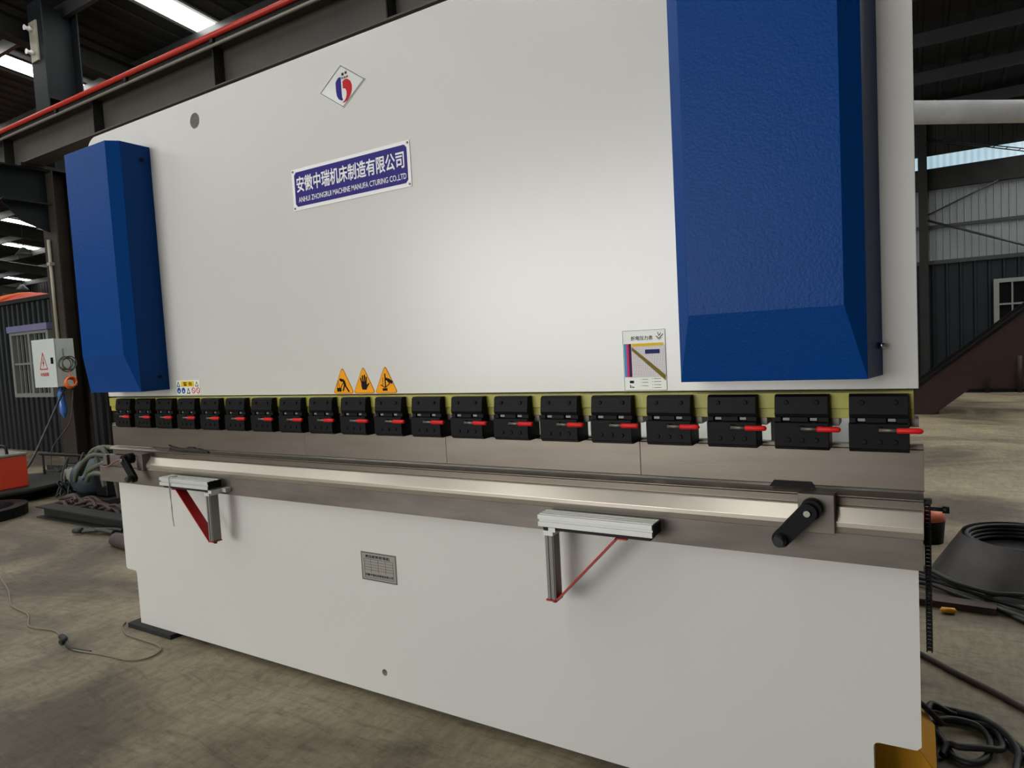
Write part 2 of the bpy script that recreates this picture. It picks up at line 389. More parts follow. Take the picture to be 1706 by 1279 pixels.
# support arms -------------------------------------------------------
def support_arm(x0, x1, post_left, name='support_arm'):
    t = sub_empty(name, ((x0 + x1) / 2, -0.08, 0.53), PB)
    yf, yb, zt, zb = -0.110, -0.046, 0.786, 0.752
    rail = MB()
    rail.box(x0, x1, yf, yf + 0.010, zt - 0.013, zt).box(x0, x1, yf, yf + 0.010, zb, zb + 0.014)
    rail.box(x0, x1, yf + 0.008, yf + 0.012, zb + 0.012, zt - 0.011)
    rail.box(x0, x1, yf + 0.010, yb, zt - 0.004, zt - 0.0003)
    for k in range(3):
        yy = yf + 0.012 + k * 0.018
        rail.box(x0, x1, yy, yy + 0.012, zt - 0.003, zt + 0.0012)
    rail.box(x0, x1, yb - 0.003, yb, zb, zt).box(x0, x1, yf + 0.010, yb, zb, zb + 0.003)
    r = rail.build('arm_rail', M['alu'], t, bevel=0.0006)
    e = 0.0015
    xe = x0 if post_left else x1
    MB().box(x1 + 0.0005, x1 + 0.003, yf + 0.003, yb - 0.001, zb + 0.002, zt - 0.002).build('end_cap', M['black'], t)
    MB().box(x0 + 0.01, x1 - 0.01, -0.098, -0.058, zb - 0.012, zb - 0.0005).build('under_rail', M['dark_steel'], t)
    if post_left: px0, px1 = x0 + 0.014, x0 + 0.042
    else: px0, px1 = x1 - 0.034, x1 - 0.006
    post = MB().box(px0, px1, -0.098, -0.060, 0.536, zb - 0.0125)
    for k in (0.25, 0.75):
        xx = px0 + (px1 - px0) * k
        post.box(xx - 0.004, xx + 0.004, -0.1005, -0.0975, 0.536, zb - 0.028)
    post.build('arm_post', M['alu_dk'], t, bevel=0.0008)
    MB().box(px0 - 0.002, px1 + 0.001, -0.103, -0.056, zb - 0.027, zb - 0.0128).build('post_collar', M['alu'], t)
    # red strap brace: wide across Y, thin in the XZ plane
    if post_left: a = Vector((px1 - 0.002, 0, 0.533)); b = Vector((x1 - 0.105, 0, zb - 0.013))
    else: a = Vector((px0 + 0.002, 0, 0.533)); b = Vector((x0 + 0.10, 0, zb - 0.013))
    d = (b - a).normalized(); nrm = Vector((-d.z, 0, d.x)) * 0.0022
    y0, y1 = -0.102, -0.060
    def q(p, s, y): return (p.x + nrm.x * s, y, p.z + nrm.z * s)
    br = MB().hexa([q(a, -1, y0), q(a, 1, y0), q(a, 1, y1), q(a, -1, y1)], [q(b, -1, y0), q(b, 1, y0), q(b, 1, y1), q(b, -1, y1)])
    sgn = 1 if post_left else -1
    xa, xb = sorted((px0 - 0.004 if post_left else px1 + 0.004, a.x + sgn * 0.004))
    br.box(xa, xb, y0, y1, 0.531, 0.5355)
    xa, xb = sorted((b.x - sgn * 0.004, b.x + sgn * 0.03)); br.box(xa, xb, y0, y1, zb - 0.0165, zb - 0.0128)
    br.build('arm_brace', M['redpaint'], t)
    xm = (px0 + px1) / 2
    MB().cyl((xm, -0.08, 0.522), (xm, -0.08, 0.5308), 0.007, 12).build('post_bolt', M['black'], t)
    xp = (x0 + 0.05) if post_left else (x1 + 0.012)
    MB().box(xp, xp + 0.03, -0.058, -0.0305, 0.735, 0.7505).box(xp - 0.02, xp + 0.002, -0.104, -0.050, 0.7365, 0.7495).build('slide_block', M['alu'], t)
    return t
support_arm(0.370, 0.706, False)
support_arm(2.243, 2.585, True)
MB().tube(spline([(0.449, -0.112, 0.788), (0.449, -0.1135, 0.77), (0.447, -0.113, 0.72), (0.452, -0.112, 0.66), (0.449, -0.112, 0.62), (0.454, -0.112, 0.586)], 5), 0.0014, 6)
ms = MB().tube(spline([(0.449, -0.075, 0.7895), (0.449, -0.112, 0.7895), (0.449, -0.1135, 0.775), (0.446, -0.113, 0.72), (0.452, -0.112, 0.66), (0.449, -0.112, 0.62), (0.456, -0.112, 0.578)], 5), 0.0016, 6)
ms.tube(spline([(0.449, -0.1135, 0.775), (0.453, -0.113, 0.72), (0.448, -0.1125, 0.66), (0.455, -0.112, 0.60)], 5), 0.0014, 6)
tag(ms.build('string', M['white_cord']), 'thin pale string hanging from the left aluminium support arm', 'string')

# nameplate ------------------------------------------------------------
np_ = MB().box(1.209, 1.773, -0.0025, -0.0002, 1.816, 1.966).build('name_plate', M['sign_white'], PB)
def chf(x0, x1, z0, z1, c): return [(x0 + c, z0), (x1 - c, z0), (x1, z0 + c), (x1, z1 - c), (x1 - c, z1), (x0 + c, z1), (x0, z1 - c), (x0, z0 + c)]
MB().plate(chf(1.223, 1.760, 1.829, 1.954, 0.010), -0.0034, -0.0026).build('violet_field', M['purple'], np_)
t = MB(); text_into(t, '安徽中瑞机床制造有限公司', 1.234, 1.748, 1.879, 1.937, -0.0042, bold=0.016)
text_into(t, 'ANHUI ZHONGRUI MACHINE MANUFA CTURING CO.,LTD', 1.240, 1.754, 1.840, 1.862, -0.0042, bold=0.006)
t.build('lettering', M['sign_white'], np_)
for x, z in ((1.217, 1.824), (1.765, 1.824), (1.217, 1.958), (1.765, 1.958)): MB().cyl((x, -0.0026, z), (x, -0.0048, z), 0.0038, 10).build('rivet', M['steel_dk'], np_)

# diamond emblem ---------------------------------------------------------
def dia(s): cx, cz, w, h = 1.4915, 2.204, 0.1095, 0.0735; return [(cx - w * s, cz), (cx, cz - h * s), (cx + w * s, cz), (cx, cz + h * s)]
em = MB().plate(dia(1.0), -0.0022, -0.0002).build('emblem_plate', M['silver'], PB)
MB().plate(dia(0.96), -0.0027, -0.0023, [dia(0.93)]).build('emblem_border', M['ink'], em)
bl = [(1.4885, 2.236), (1.478, 2.236), (1.470, 2.230), (1.463, 2.222), (1.463, 2.192), (1.466, 2.175), (1.473, 2.164), (1.482, 2.158), (1.492, 2.156), (1.4925, 2.158), (1.489, 2.168), (1.4885, 2.185)]
MB().plate(bl, -0.0030, -0.0023).build('emblem_stroke', M['logo_blue'], em)
ro = [(1.496, 2.219), (1.505, 2.2235), (1.519, 2.223), (1.532, 2.214), (1.5385, 2.198), (1.5375, 2.182), (1.529, 2.166), (1.515, 2.153), (1.500, 2.147), (1.490, 2.149),
      (1.500, 2.153), (1.508, 2.161), (1.512, 2.172), (1.512, 2.184), (1.507, 2.193), (1.500, 2.195), (1.496, 2.196)]
MB().plate(ro, -0.0030, -0.0023).build('emblem_curve', M['logo_red'], em)
t = MB(); text_into(t, '瑞', 1.4925, 1.5035, 2.238, 2.248, -0.003, bold=0.02); text_into(t, '林', 1.508, 1.519, 2.240, 2.250, -0.003, bold=0.02)
text_into(t, 'RUILIN', 1.4925, 1.523, 2.227, 2.234, -0.003, bold=0.01); t.build('emblem_lettering', M['ink'], em)

# warning triangles --------------------------------------------------------
def rtri(cx, zb, w, h, r, inset=0.0):
    pts = [(cx - w / 2, zb), (cx + w / 2, zb), (cx, zb + h)]
    c = (cx, zb + h / 3); out = []
    for i in range(3):
        p = Vector(pts[i]); a = Vector(pts[i - 1]); b = Vector(pts[(i + 1) % 3])
        u = (a - p).normalized(); w_ = (b - p).normalized()
        for k in range(5):
            t = k / 4; q = p + u * r * (1 - t) ** 2 * 1.7 + w_ * r * t ** 2 * 1.7
            out.append((q.x + (c[0] - q.x) * inset, q.y + (c[1] - q.y) * inset))
    return out
def seg(mb, pts, w, y0, y1):
    for a, b in zip(pts, pts[1:]):
        a = Vector(a); b = Vector(b); d = (b - a).normalized(); n = Vector((-d.y, d.x)) * w / 2
        mb.plate([tuple(a - n), tuple(b - n), tuple(b + n), tuple(a + n)], y0, y1)
for i, cx in enumerate((1.398, 1.500, 1.603)):
    st = MB().plate(rtri(cx, 1.1325, 0.106, 0.099, 0.009), -0.0012, -0.0002).build('warning_sticker', M['amber'], PB)
    b = MB().plate(rtri(cx, 1.1325, 0.106, 0.099, 0.009, 0.03), -0.0016, -0.0013, [rtri(cx, 1.1325, 0.106, 0.099, 0.009, 0.055)])
    y0, y1 = -0.0018, -0.0013
    if i == 0:
        b.box(cx - 0.032, cx - 0.010, y0, y1, 1.140, 1.154); seg(b, [(cx - 0.030, 1.153), (cx - 0.030, 1.172)], 0.002, y0, y1)
        seg(b, [(cx - 0.018, 1.153), (cx - 0.026, 1.182)], 0.002, y0, y1); seg(b, [(cx - 0.012, 1.154), (cx - 0.004, 1.166), (cx + 0.004, 1.174)], 0.003, y0, y1)
        b.plate(circle(cx - 0.012, 1.1835, 0.0052, 12), y0, y1); seg(b, [(cx - 0.010, 1.182), (cx + 0.004, 1.180), (cx + 0.010, 1.162)], 0.010, y0, y1)
        seg(b, [(cx + 0.008, 1.166), (cx - 0.002, 1.142)], 0.006, y0, y1); seg(b, [(cx + 0.008, 1.166), (cx + 0.018, 1.152), (cx + 0.028, 1.139)], 0.006, y0, y1)
    elif i == 1:
        b.plate([(cx - 0.008, 1.146), (cx + 0.012, 1.146), (cx + 0.015, 1.154), (cx + 0.027, 1.167), (cx + 0.023, 1.170), (cx + 0.014, 1.163), (cx + 0.014, 1.175), (cx - 0.012, 1.175), (cx - 0.012, 1.158)], y0, y1)
        for fx, fz in ((-0.0135, 1.188), (-0.0045, 1.197), (0.0045, 1.199), (0.0125, 1.192)): seg(b, [(cx + fx * .85 + .001, 1.1735), (cx + fx * 1.05, fz)], 0.0058, y0, y1)
    else:
        b.box(cx - 0.016, cx + 0.006, y0, y1, 1.141, 1.150); seg(b, [(cx - 0.002, 1.152), (cx - 0.002, 1.201)], 0.005, y0, y1); seg(b, [(cx - 0.014, 1.160), (cx - 0.012, 1.188)], 0.002, y0, y1)
        seg(b, [(cx - 0.024, 1.162), (cx - 0.004, 1.152), (cx + 0.018, 1.166), (cx + 0.006, 1.178)], 0.003, y0, y1)
        seg(b, [(cx + 0.000, 1.182), (cx + 0.010, 1.181)], 0.009, y0, y1); seg(b, [(cx + 0.010, 1.180), (cx + 0.030, 1.169)], 0.011, y0, y1)
    b.build('warning_symbol', M['ink'], st)

# small icon sticker
st = MB().box(0.382, 0.548, -0.0010, -0.0002, 1.1355, 1.198).build('safety_sticker', M['paper'], PB)
MB().box(0.416, 0.508, -0.0014, -0.0011, 1.170, 1.194).build('yellow_panel', M['yellow'], st)
t = MB(); text_into(t, '警 告', 0.432, 0.496, 1.174, 1.190, -0.0018, bold=0.02)
for cx in (0.396, 0.528): t.plate(rtri(cx, 1.170, 0.026, 0.024, 0.002), -0.0014, -0.0011, [rtri(cx, 1.170, 0.026, 0.024, 0.002, 0.4)])
t.plate(rtri(0.466, 1.139, 0.028, 0.028, 0.002), -0.0014, -0.0011, [rtri(0.466, 1.139, 0.028, 0.028, 0.002, 0.45)]); t.build('black_symbols', M['ink'], st)
t = MB()
for cx in (0.397, 0.430): MB().plate(circle(cx, 1.153, 0.0135, 16), -0.0014, -0.0011, [circle(cx, 1.150, 0.005, 8)]).build('blue_symbol', M['sign_blue'], st)
for cx in (0.502, 0.534):
    t = MB(); t.plate(circle(cx, 1.153, 0.0135, 16), -0.0014, -0.0011, [circle(cx, 1.153, 0.0095, 16)]); seg(t, [(cx - .009, 1.160), (cx + .009, 1.146)], 0.003, -0.0014, -0.0011); t.build('red_symbol', M['logo_red'], st)

# bending force chart --------------------------------------------------------
cx0, cx1, cz0, cz1 = 2.484, 2.606, 1.133, 1.299
ch = MB().box(cx0, cx1, -0.0012, -0.0002, cz0, cz1).build('pressure_chart', M['paper'], PB)
MB().plate([(cx0, cz0), (cx1, cz0), (cx1, cz1), (cx0, cz1)], -0.0015, -0.0012, [[(cx0 + .0008, cz0 + .0008), (cx1 - .0008, cz0 + .0008), (cx1 - .0008, cz1 - .0008), (cx0 + .0008, cz1 - .0008)]]).build('chart_border', M['ink'], ch)
gx0, gx1, gz0, gz1 = 2.5085, 2.604, 1.170, 1.256
t = MB()
for k in range(23): x = gx0 + (gx1 - gx0) * k / 22; t.box(x - .0006, x + .0006, -0.0015, -0.0012, gz0, gz1)
for k in range(25): z = gz0 + (gz1 - gz0) * k / 24; t.box(gx0, gx1, -0.0016, -0.0013, z - .0005, z + .0005)
t.build('chart_grid', M['lilac'], ch)
MB().box(gx0 + .001, 2.600, -0.0018, -0.0012, 1.2545, 1.2625).build('yellow_bar', M['yellow'], ch)
MB().box(2.4865, 2.494, -0.0018, -0.0012, gz0, 1.2625).build('blue_bar', M['cyan'], ch)
MB().box(2.494, 2.5005, -0.0018, -0.0012, gz0, 1.2625).build('magenta_bar', M['magenta'], ch)
MB().box(2.5005, 2.508, -0.0018, -0.0012, gz0, 1.2625).build('purple_bar', M['dpurple'], ch)
MB().box(2.548, 2.589, -0.0020, -0.0012, 1.2335, 1.245).build('navy_label', M['navy'], ch)
t = MB()
for k in range(26):
    x = gx0 + 0.0022 + k * 0.0036; z = 1.252 - k * 0.00305; w = 0.010 + k * 0.0002
    t.box(x - .001, x + .0027, -0.0020, -0.0012, z - w, z)
t.build('olive_band', M['olive_ink'], ch)
t = MB(); text_into(t, '折弯压力表', 2.508, 2.571, 1.271, 1.283, -0.0018, bold=0.01)
t.box(2.500, 2.512, -0.0018, -0.0012, 1.153, 1.160).box(2.5, 2.513, -.0018, -.0012, 1.140, 1.1415).box(2.5, 2.502, -.0018, -.0012, 1.140, 1.148)
seg(t, [(2.502, 1.146), (2.512, 1.142)], .0012, -.0018, -.0012)
t.build('chart_lettering', M['ink'], ch)
t = MB(); seg(t, [(2.580, 1.281), (2.589, 1.274), (2.600, 1.286)], 0.0024, -0.0018, -0.0012); seg(t, [(2.585, 1.291), (2.589, 1.281), (2.594, 1.289)], 0.002, -0.0018, -0.0012); seg(t, [(2.583, 1.275), (2.589, 1.2705), (2.597, 1.277)], 0.0012, -0.0018, -0.0012)
for z in (1.163, 1.155, 1.1455): t.box(2.537, 2.553, -0.0016, -0.0012, z - .0007, z + .0007); t.box(2.5325, 2.5345, -0.0016, -0.0012, z - .0007, z + .0007)
for z in (1.165, 1.1565, 1.148, 1.140): t.box(2.570, 2.590, -0.0016, -0.0012, z - .0007, z + .0007); t.box(2.565, 2.567, -0.0016, -0.0012, z - .0007, z + .0007)
t.build('chart_notes', M['grey_ink'], ch)

# rating plate --------------------------------------------------------------
rp = MB().box(1.428, 1.5955, -0.0016, -0.0002, 0.4475, 0.5525).build('rating_plate', M['plate_steel'], PB)
t = MB(); text_into(t, '液压板料折弯机', 1.449, 1.566, 0.531, 0.5425, -0.0021, bold=0.02)
t.plate([(1.4295, 0.449), (1.594, 0.449), (1.594, 0.551), (1.4295, 0.551)], -0.0019, -0.0016, [[(1.4315, 0.451), (1.592, 0.451), (1.592, 0.549), (1.4315, 0.549)]])
t.plate([(1.443, 0.458), (1.581, 0.458), (1.581, 0.5275), (1.443, 0.5275)], -0.0019, -0.0016, [[(1.444, 0.459), (1.580, 0.459), (1.580, 0.5265), (1.444, 0.5265)]])
for z in (0.517, 0.507, 0.497, 0.487): t.box(1.444, 1.580, -0.0019, -0.0016, z - 0.0004, z + 0.0004)
for x in (1.475, 1.510, 1.545): t.box(x - .0004, x + .0004, -0.0019, -0.0016, 0.478, 0.5265)
text_into(t, '安徽中瑞机床制造有限公司', 1.446, 1.578, 0.464, 0.4735, -0.0021, bold=0.01)
t.build('plate_lettering', M['ink'], rp)

# roller chain at the right end ------------------------------------------------
ch = MB()
for k in range(38):
    z = 0.862 - k * 0.0092
    ch.cyl((3.190 + .006, 0.012, z), (3.2075, 0.012, z), 0.0042, 8)
    for x in (3.1955, 3.2055): ch.box(x - .0012, x + .0012, 0.0055, 0.0185, z - 0.0052, z + 0.0030)
tc = sub_empty('chain_assembly', (3.2, 0.012, 0.5), PB)
ch.build('roller_chain', M['black'], tc)
MB().cyl((3.202, 0.012, 0.853), (3.236, 0.012, 0.853), 0.0045, 10).cyl((3.230, 0.012, 0.853), (3.243, 0.012, 0.853), 0.0085, 6).build('chain_bolt', M['black'], tc)
MB().box(3.194, 3.210, 0.004, 0.020, 0.866, 0.876).build('chain_anchor', M['dark_steel'], tc)

# loose things on the machine
bb = MB().plate([(2.862, 0.8885), (2.97, 0.8885), (2.960, 0.9045), (2.874, 0.9045)], -0.0105, -0.0065).box(2.868, 2.964, -0.0105, 0.000, 0.8885, 0.8895)
tag(bb.build('black_bar', M['black'], bevel=0.0008), 'short flat black bar standing on the lower die above the right crank', 'bar')
rg = MB()
for k in range(9):
    x = 0.345 + k * 0.024 + random.uniform(-.01, .01)
    rg.tube(spline([(x - .04, -0.008, 0.888 + .004 * random.random()), (x - .015, -0.011, 0.895 + .008 * random.random()), (x + .02, -0.010, 0.892), (x + .05, -0.008, 0.888)], 4), 0.0045, 6)
rg.tube(spline([(0.300, -0.009, 0.909), (0.330, -0.012, 0.898), (0.37, -0.012, 0.893)], 5), 0.0035, 6)
tag(rg.build('rag', M['cloth']), 'small crumpled dark rag lying on the lower die near its left end', 'rag')
pk = MB().tube(spline([(-0.30, 0.02, 0.77), (-0.24, -0.036, 0.795), (-0.16, -0.05, 0.795), (-0.06, -0.05, 0.83), (0.00, -0.055, 0.836), (0.035, -0.06, 0.838)], 6), 0.004, 8)
tag(pk.build('pink_cable', M['pink']), 'short pink cable draped over the left end of the press brake table', 'cable')

# ================================================================ HALL
FL = struct(MB().box(-36, 12, -14, 13.25, -0.2, 0.0).build('floor', M['floor']))
# roof sloping gently down towards the rear wall
def zr(y): return 5.15 + 0.10 * (13.2 - y)
roof = MB()
n = 96
xs = [-36 + 48 * i / n for i in range(n + 1)]
roof.hexa([(-36, -14, zr(-14)), (12, -14, zr(-14)), (12, 13.4, zr(13.4)), (-36, 13.4, zr(13.4))],
          [(-36, -14, zr(-14) + .1), (12, -14, zr(-14) + .1), (12, 13.4, zr(13.4) + .1), (-36, 13.4, zr(13.4) + .1)])
for i in range(160):
    x = -36 + i * 0.3
    roof.hexa([(x, -14, zr(-14) - .03), (x + .05, -14, zr(-14) - .03), (x + .05, 13.4, zr(13.4) - .03), (x, 13.4, zr(13.4) - .03)],
              [(x - .02, -14, zr(-14) + .01), (x + .07, -14, zr(-14) + .01), (x + .07, 13.4, zr(13.4) + .01), (x - .02, 13.4, zr(13.4) + .01)])
struct(roof.build('ceiling', M['roof']))
k = 0
for X in [-5.35 + 3.5 * j for j in range(-8, 3)] + [6.3, 9.0]:
    y0, y1 = (-14, 13.0) if X < 2 else (4.2, 13.0)
    sw = .2 if X < 2 else .5  # right-hand strips are unseen additions, widened to brighten the far right floor
    k += 1
    mb = MB().hexa([(X - sw, y0, zr(y0) - .045), (X + sw, y0, zr(y0) - .045), (X + sw, y1, zr(y1) - .045), (X - sw, y1, zr(y1) - .045)],
                   [(X - sw, y0, zr(y0) - .035), (X + sw, y0, zr(y0) - .035), (X + sw, y1, zr(y1) - .035), (X - sw, y1, zr(y1) - .035)])
    struct(mb.build('window_%d' % k, M['sky']))
tr = 0
for j in range(20):
    y = 12.6 - j * 1.35; tr += 1
    struct(MB().box(-36, 12, y - .03, y + .03, zr(y) - .24, zr(y) - .06).build('trim_%d' % tr, M['purlin']))
for X in (-31, -25, -19, -13, -6.95, -1.0, 5.2):
    tr += 1
    y0, y1 = -14, 13.1
    def rl(a, b, w):
        return ([(X - w, y0, zr(y0) - a), (X + w, y0, zr(y0) - a), (X + w, y1, zr(y1) - a), (X - w, y1, zr(y1) - a)],
                [(X - w, y0, zr(y0) - b), (X + w, y0, zr(y0) - b), (X + w, y1, zr(y1) - b), (X - w, y1, zr(y1) - b)])
    mb = MB().hexa(*rl(.56, .545, .09)).hexa(*rl(.548, .262, .006)).hexa(*rl(.265, .25, .09))
    struct(mb.build('trim_%d' % tr, M['dark_steel']))

def clad(x0, x1, y, z0, z1, pitch, depth, m, name, flat=0.6):
    """trapezoidal sheet wall facing -Y"""
    mb = MB(); pts = []; x = x0
    while x < x1:
        pts += [(x, y), (x + pitch * flat, y), (x + pitch * (flat + .08), y - depth), (x + pitch * (flat + .24), y - depth), (x + pitch * (flat + .32), y)]
        x += pitch
    vs = [(p[0], p[1], z0) for p in pts] + [(p[0], p[1], z1) for p in pts] + [(p[0], y + 0.03, z0) for p in pts] + [(p[0], y + 0.03, z1) for p in pts]
    n = len(pts); fs = []
    for i in range(n - 1):
        fs += [(i, i + 1, n + i + 1, n + i), (2 * n + i + 1, 2 * n + i, 3 * n + i, 3 * n + i + 1), (n + i, n + i + 1, 3 * n + i + 1, 3 * n + i)]
    mb.add(vs, fs); return mb.build(name, m)

YB = 13.15
struct(clad(-36, 12, YB, 0.0, 2.33, 0.215, 0.03, M['wall_lo'], 'wall_back', 0.6))
struct(clad(-36, 12, YB, 2.40, 3.70, 0.11, 0.012, M['wall_hi'], 'wall_back_upper', 0.6))
struct(MB().box(-36, 12, YB - .06, YB + .05, 2.33, 2.40).build('trim_40', M['purlin']))
struct(MB().box(-36, 12, YB - .10, YB + .05, 3.70, 4.08).build('trim_41', M['dark_steel']))
struct(MB().box(-36, 12, YB, YB + .03, 4.08, 4.33).build('window_20', M['clere']))
struct(clad(-36, 12, YB, 4.33, 5.2, 0.2, 0.02, M['roof'], 'wall_back_top', 0.6))
struct(MB().box(-36, 12, YB - .05, YB - .02, 2.99, 3.05).build('trim_42', M['purlin']))
# wall bracing
t = MB().cyl((3.32, YB - .12, 3.19), (4.50, YB - .12, 3.70), 0.014, 8).cyl((3.32, YB - .12, 3.19), (5.9, YB - .12, 1.92 + .15), 0.02, 8)
struct(t.build('trim_43', M['purlin']))
t = MB()
for dz in (0, .05): t.cyl((3.38, YB - .14, 4.62 + dz * .4), (5.2, YB - .14, 4.02 + dz), 0.010, 6)
for i in range(9): x = 3.7 + i * .18; z = 4.62 - (x - 3.38) * .33; t.cyl((x, YB - .14, z), (x + .05, YB - .14, z + .03), 0.008, 6)
struct(t.build('trim_44', M['purlin']))
def colr(x, y, z1, name, label, mt, dx=.15, dy=.15):
    m_ = MB().box(x - dx, x + dx, y - dy, y - dy + .012, 0, z1).box(x - dx, x + dx, y + dy - .012, y + dy, 0, z1).box(x - .006, x + .006, y - dy + .012, y + dy - .012, 0, z1)
    o = m_.build(name, mt); return tag(o, label, 'column')
colr(3.36, 12.9, 4.98, 'steel_column', 'dark steel column at the far rear wall just right of the machine', M['dark_steel'], .07, .12)
# window in the far wall
w = MB()
w.box(4.42, 4.50, YB - .10, YB - .045, 1.02, 1.97).box(5.62, 5.70, YB - .10, YB - .045, 1.02, 1.97).box(4.5, 5.62, YB - .10, YB - .045, 1.90, 1.97).box(4.5, 5.62, YB - .10, YB - .045, 1.02, 1.09)
for x in (4.69, 4.88, 5.07, 5.26, 5.45): w.box(x - .012, x + .012, YB - .09, YB - .07, 1.09, 1.90)
w.box(4.5, 5.62, YB - .095, YB - .065, 1.50, 1.53)
wf = struct(w.build('window_21', M['winframe']))
MB().box(4.5, 5.62, YB - .045, YB - .035, 1.09, 1.90).build('window_pane', M['glass'], wf)

# other walls of the hall (left end, right end, behind the camera with open doorway)
struct(MB().box(-36.2, -36, -14, 13.2, 0, 10).build('wall_left', M['roof']))
struct(MB().box(12, 12.2, -14, 13.2, 0, 10).build('wall_right', M['plain_wall']))
struct(MB().box(-36, -9, -14.2, -14, 0, 10).box(1.5, 12, -14.2, -14, 0, 10).box(-9, 1.5, -14.2, -14, 5.2, 10).build('wall_front', M['plain_wall']))

# left: dark corrugated partition with barred window
struct(clad(-16, -4.6, 3.3, 0.0, 2.32, 0.165, 0.03, M['partition'], 'wall_partition', 0.55))
struct(MB().box(-16, -4.6, 3.22, 3.36, 2.32, 2.38).build('trim_50', M['dark_steel']))
w = MB().box(-8.93, -8.86, 3.17, 3.25, .86, 1.86).box(-7.79, -7.72, 3.17, 3.25, .86, 1.86).box(-8.86, -7.79, 3.17, 3.25, .86, .92).box(-8.86, -7.79, 3.17, 3.25, 1.82, 1.86)
w.box(-8.35, -8.29, 3.17, 3.25, .92, 1.82).box(-8.86, -7.79, 3.18, 3.24, 1.36, 1.39)
for x in (-8.73, -8.61, -8.48, -8.17, -8.04, -7.91): w.box(x - .010, x + .010, 3.19, 3.22, .92, 1.82)
wf = struct(w.build('window_22', M['winframe']))
MB().box(-8.86, -7.79, 3.252, 3.262, .92, 1.82).build('window_pane', M['glass'], wf)
MB().box(-8.96, -7.70, 3.15, 3.25, 1.865, 1.96).build('window_head', M['winhead'], wf)

# structural column with corbel carrying the runway beam
c = empty('steel_column', (-6.45, 2.83, 0)); tag(c, 'dark steel column with corbel at left, carrying the electrical box and the crane runway beam', 'column')
lo = MB().box(-6.62, -6.28, 2.735, 2.75, 0, 3.82).box(-6.62, -6.28, 2.955, 2.97, 0, 3.82).box(-6.456, -6.444, 2.75, 2.955, 0, 3.82)
lo.build('lower_shaft', M['colbrown'], c)
up = MB().box(-6.62, -6.28, 2.79, 2.805, 3.861, 6.0).box(-6.62, -6.28, 3.22, 3.235, 3.861, 6.0).box(-6.456, -6.444, 2.805, 3.22, 3.861, 6.0).box(-6.62, -6.28, 2.805, 3.22, 4.75, 4.77)
up.build('upper_shaft', M['column'], c)
co = MB().plate([(2.7345, 3.05), (2.7345, 3.80), (2.18, 3.80), (2.18, 3.42), (2.42, 3.16)], -6.46, -6.44, ax='X').box(-6.60, -6.30, 2.18, 2.7345, 3.80, 3.82).box(-6.60, -6.30, 2.17, 2.70, 3.38, 3.395)
co.build('corbel', M['column'], c)
MB().box(-6.62, -6.28, 2.40, 2.97, 3.821, 3.8605).build('bearing_plate', M['dark_steel'], c)
MB().box(-6.58, -6.40, 2.77, 2.7895, 5.25, 5.75).build('cable_board', M['white_pipe'], c)
for z in (5.35, 5.65):
    MB().tube([(-6.50, 2.77, z), (-6.50, 2.735, z), (-6.50, 2.71, z), (-6.50, 2.68, z)], .03, 10, radii=[.02, .035, .02, .035]).build('insulator', M['sign_white'], c)

# crane runway beam ------------------------------------------------------------
rb = empty('crane_runway_beam', (-2, 2.55, 3.86)); tag(rb, 'long dark crane runway beam running behind the top of the machine', 'beam')
b = MB().box(-20, 7.5, 2.43, 2.67, 3.861, 3.877).box(-20, 7.5, 2.545, 2.555, 3.877, 4.243).box(-20, 7.5, 2.41, 2.69, 4.243, 4.26)
b.build('beam_web', M['beam'], rb)
MB().box(-20, 7.5, 2.402, 2.409, 4.225, 4.30).build('rail_backing', M['dark_steel'], rb)
for X in [-6.77 + 2.15 * k for k in range(-3, 6)]:
    MB().box(X - .006, X + .006, 2.432, 2.5445, 3.878, 4.242).build('stiffener', M['dark_steel'], rb)
MB().tube([(-20, 2.38, 4.30), (7.5, 2.38, 4.30)], 0.027, 10).build('conductor_rail', M['rail_red'], rb)
MB().cyl((-20, 2.40, 4.222), (7.5, 2.40, 4.222), 0.016, 8).build('conduit', M['conduit'], rb)
for X in [-8.2 + 1.45 * k for k in range(9)]:
    MB().box(X - .02, X + .02, 2.37, 2.41, 4.235, 4.30).build('rail_bracket', M['dark_steel'], rb)
colr(7.2, 2.83, 3.86, 'steel_column', 'steel column beyond the right end of the machine carrying the runway beam', M['column'])

# slim conduit and electrical box on the column
tag(MB().tube([(-6.45, 2.71, 1.66), (-6.45, 2.71, 2.95)], 0.022, 10).box(-6.49, -6.41, 2.68, 2.7345, 2.62, 2.66).build('white_conduit', M['white_pipe']), 'slim white conduit running up the left column above the electrical box', 'pipe')
eb = empty('electrical_box', (-6.4, 2.6, 1.06)); tag(eb, 'pale grey electrical box with red shock warning fixed to the left column', 'electrical box')
bx0, bx1, by0, by1, bz0, bz1 = -6.69, -6.12, 2.50, 2.7345, 1.045, 1.655
MB().box(bx0, bx1, by0 + .012, by1, bz0, bz1).build('box_body', M['box_grey'], eb, bevel=.004)
MB().box(bx0 - .005, bx1 + .005, by0, by0 + .0115, bz0 - .004, bz1 + .004).build('box_door', M['box_grey'], eb, bevel=.003)
t = MB().plate(rtri(-6.42, 1.27, .21, .23, .012), by0 - .003, by0 - .0005, [rtri(-6.42, 1.27, .21, .23, .012, .17)])
t.plate([(-6.41, 1.42), (-6.445, 1.345), (-6.42, 1.35), (-6.44, 1.295), (-6.395, 1.365), (-6.42, 1.36)], by0 - .003, by0 - .0005)
text_into(t, '有电危险', -6.52, -6.30, 1.185, 1.235, by0 - .003, bold=.01); t.build('warning_print', M['logo_red'], eb)
MB().box(-6.19, -6.165, by0 - .02, by0 - .0005, 1.34, 1.42).build('box_latch', M['black'], eb)
t = MB()
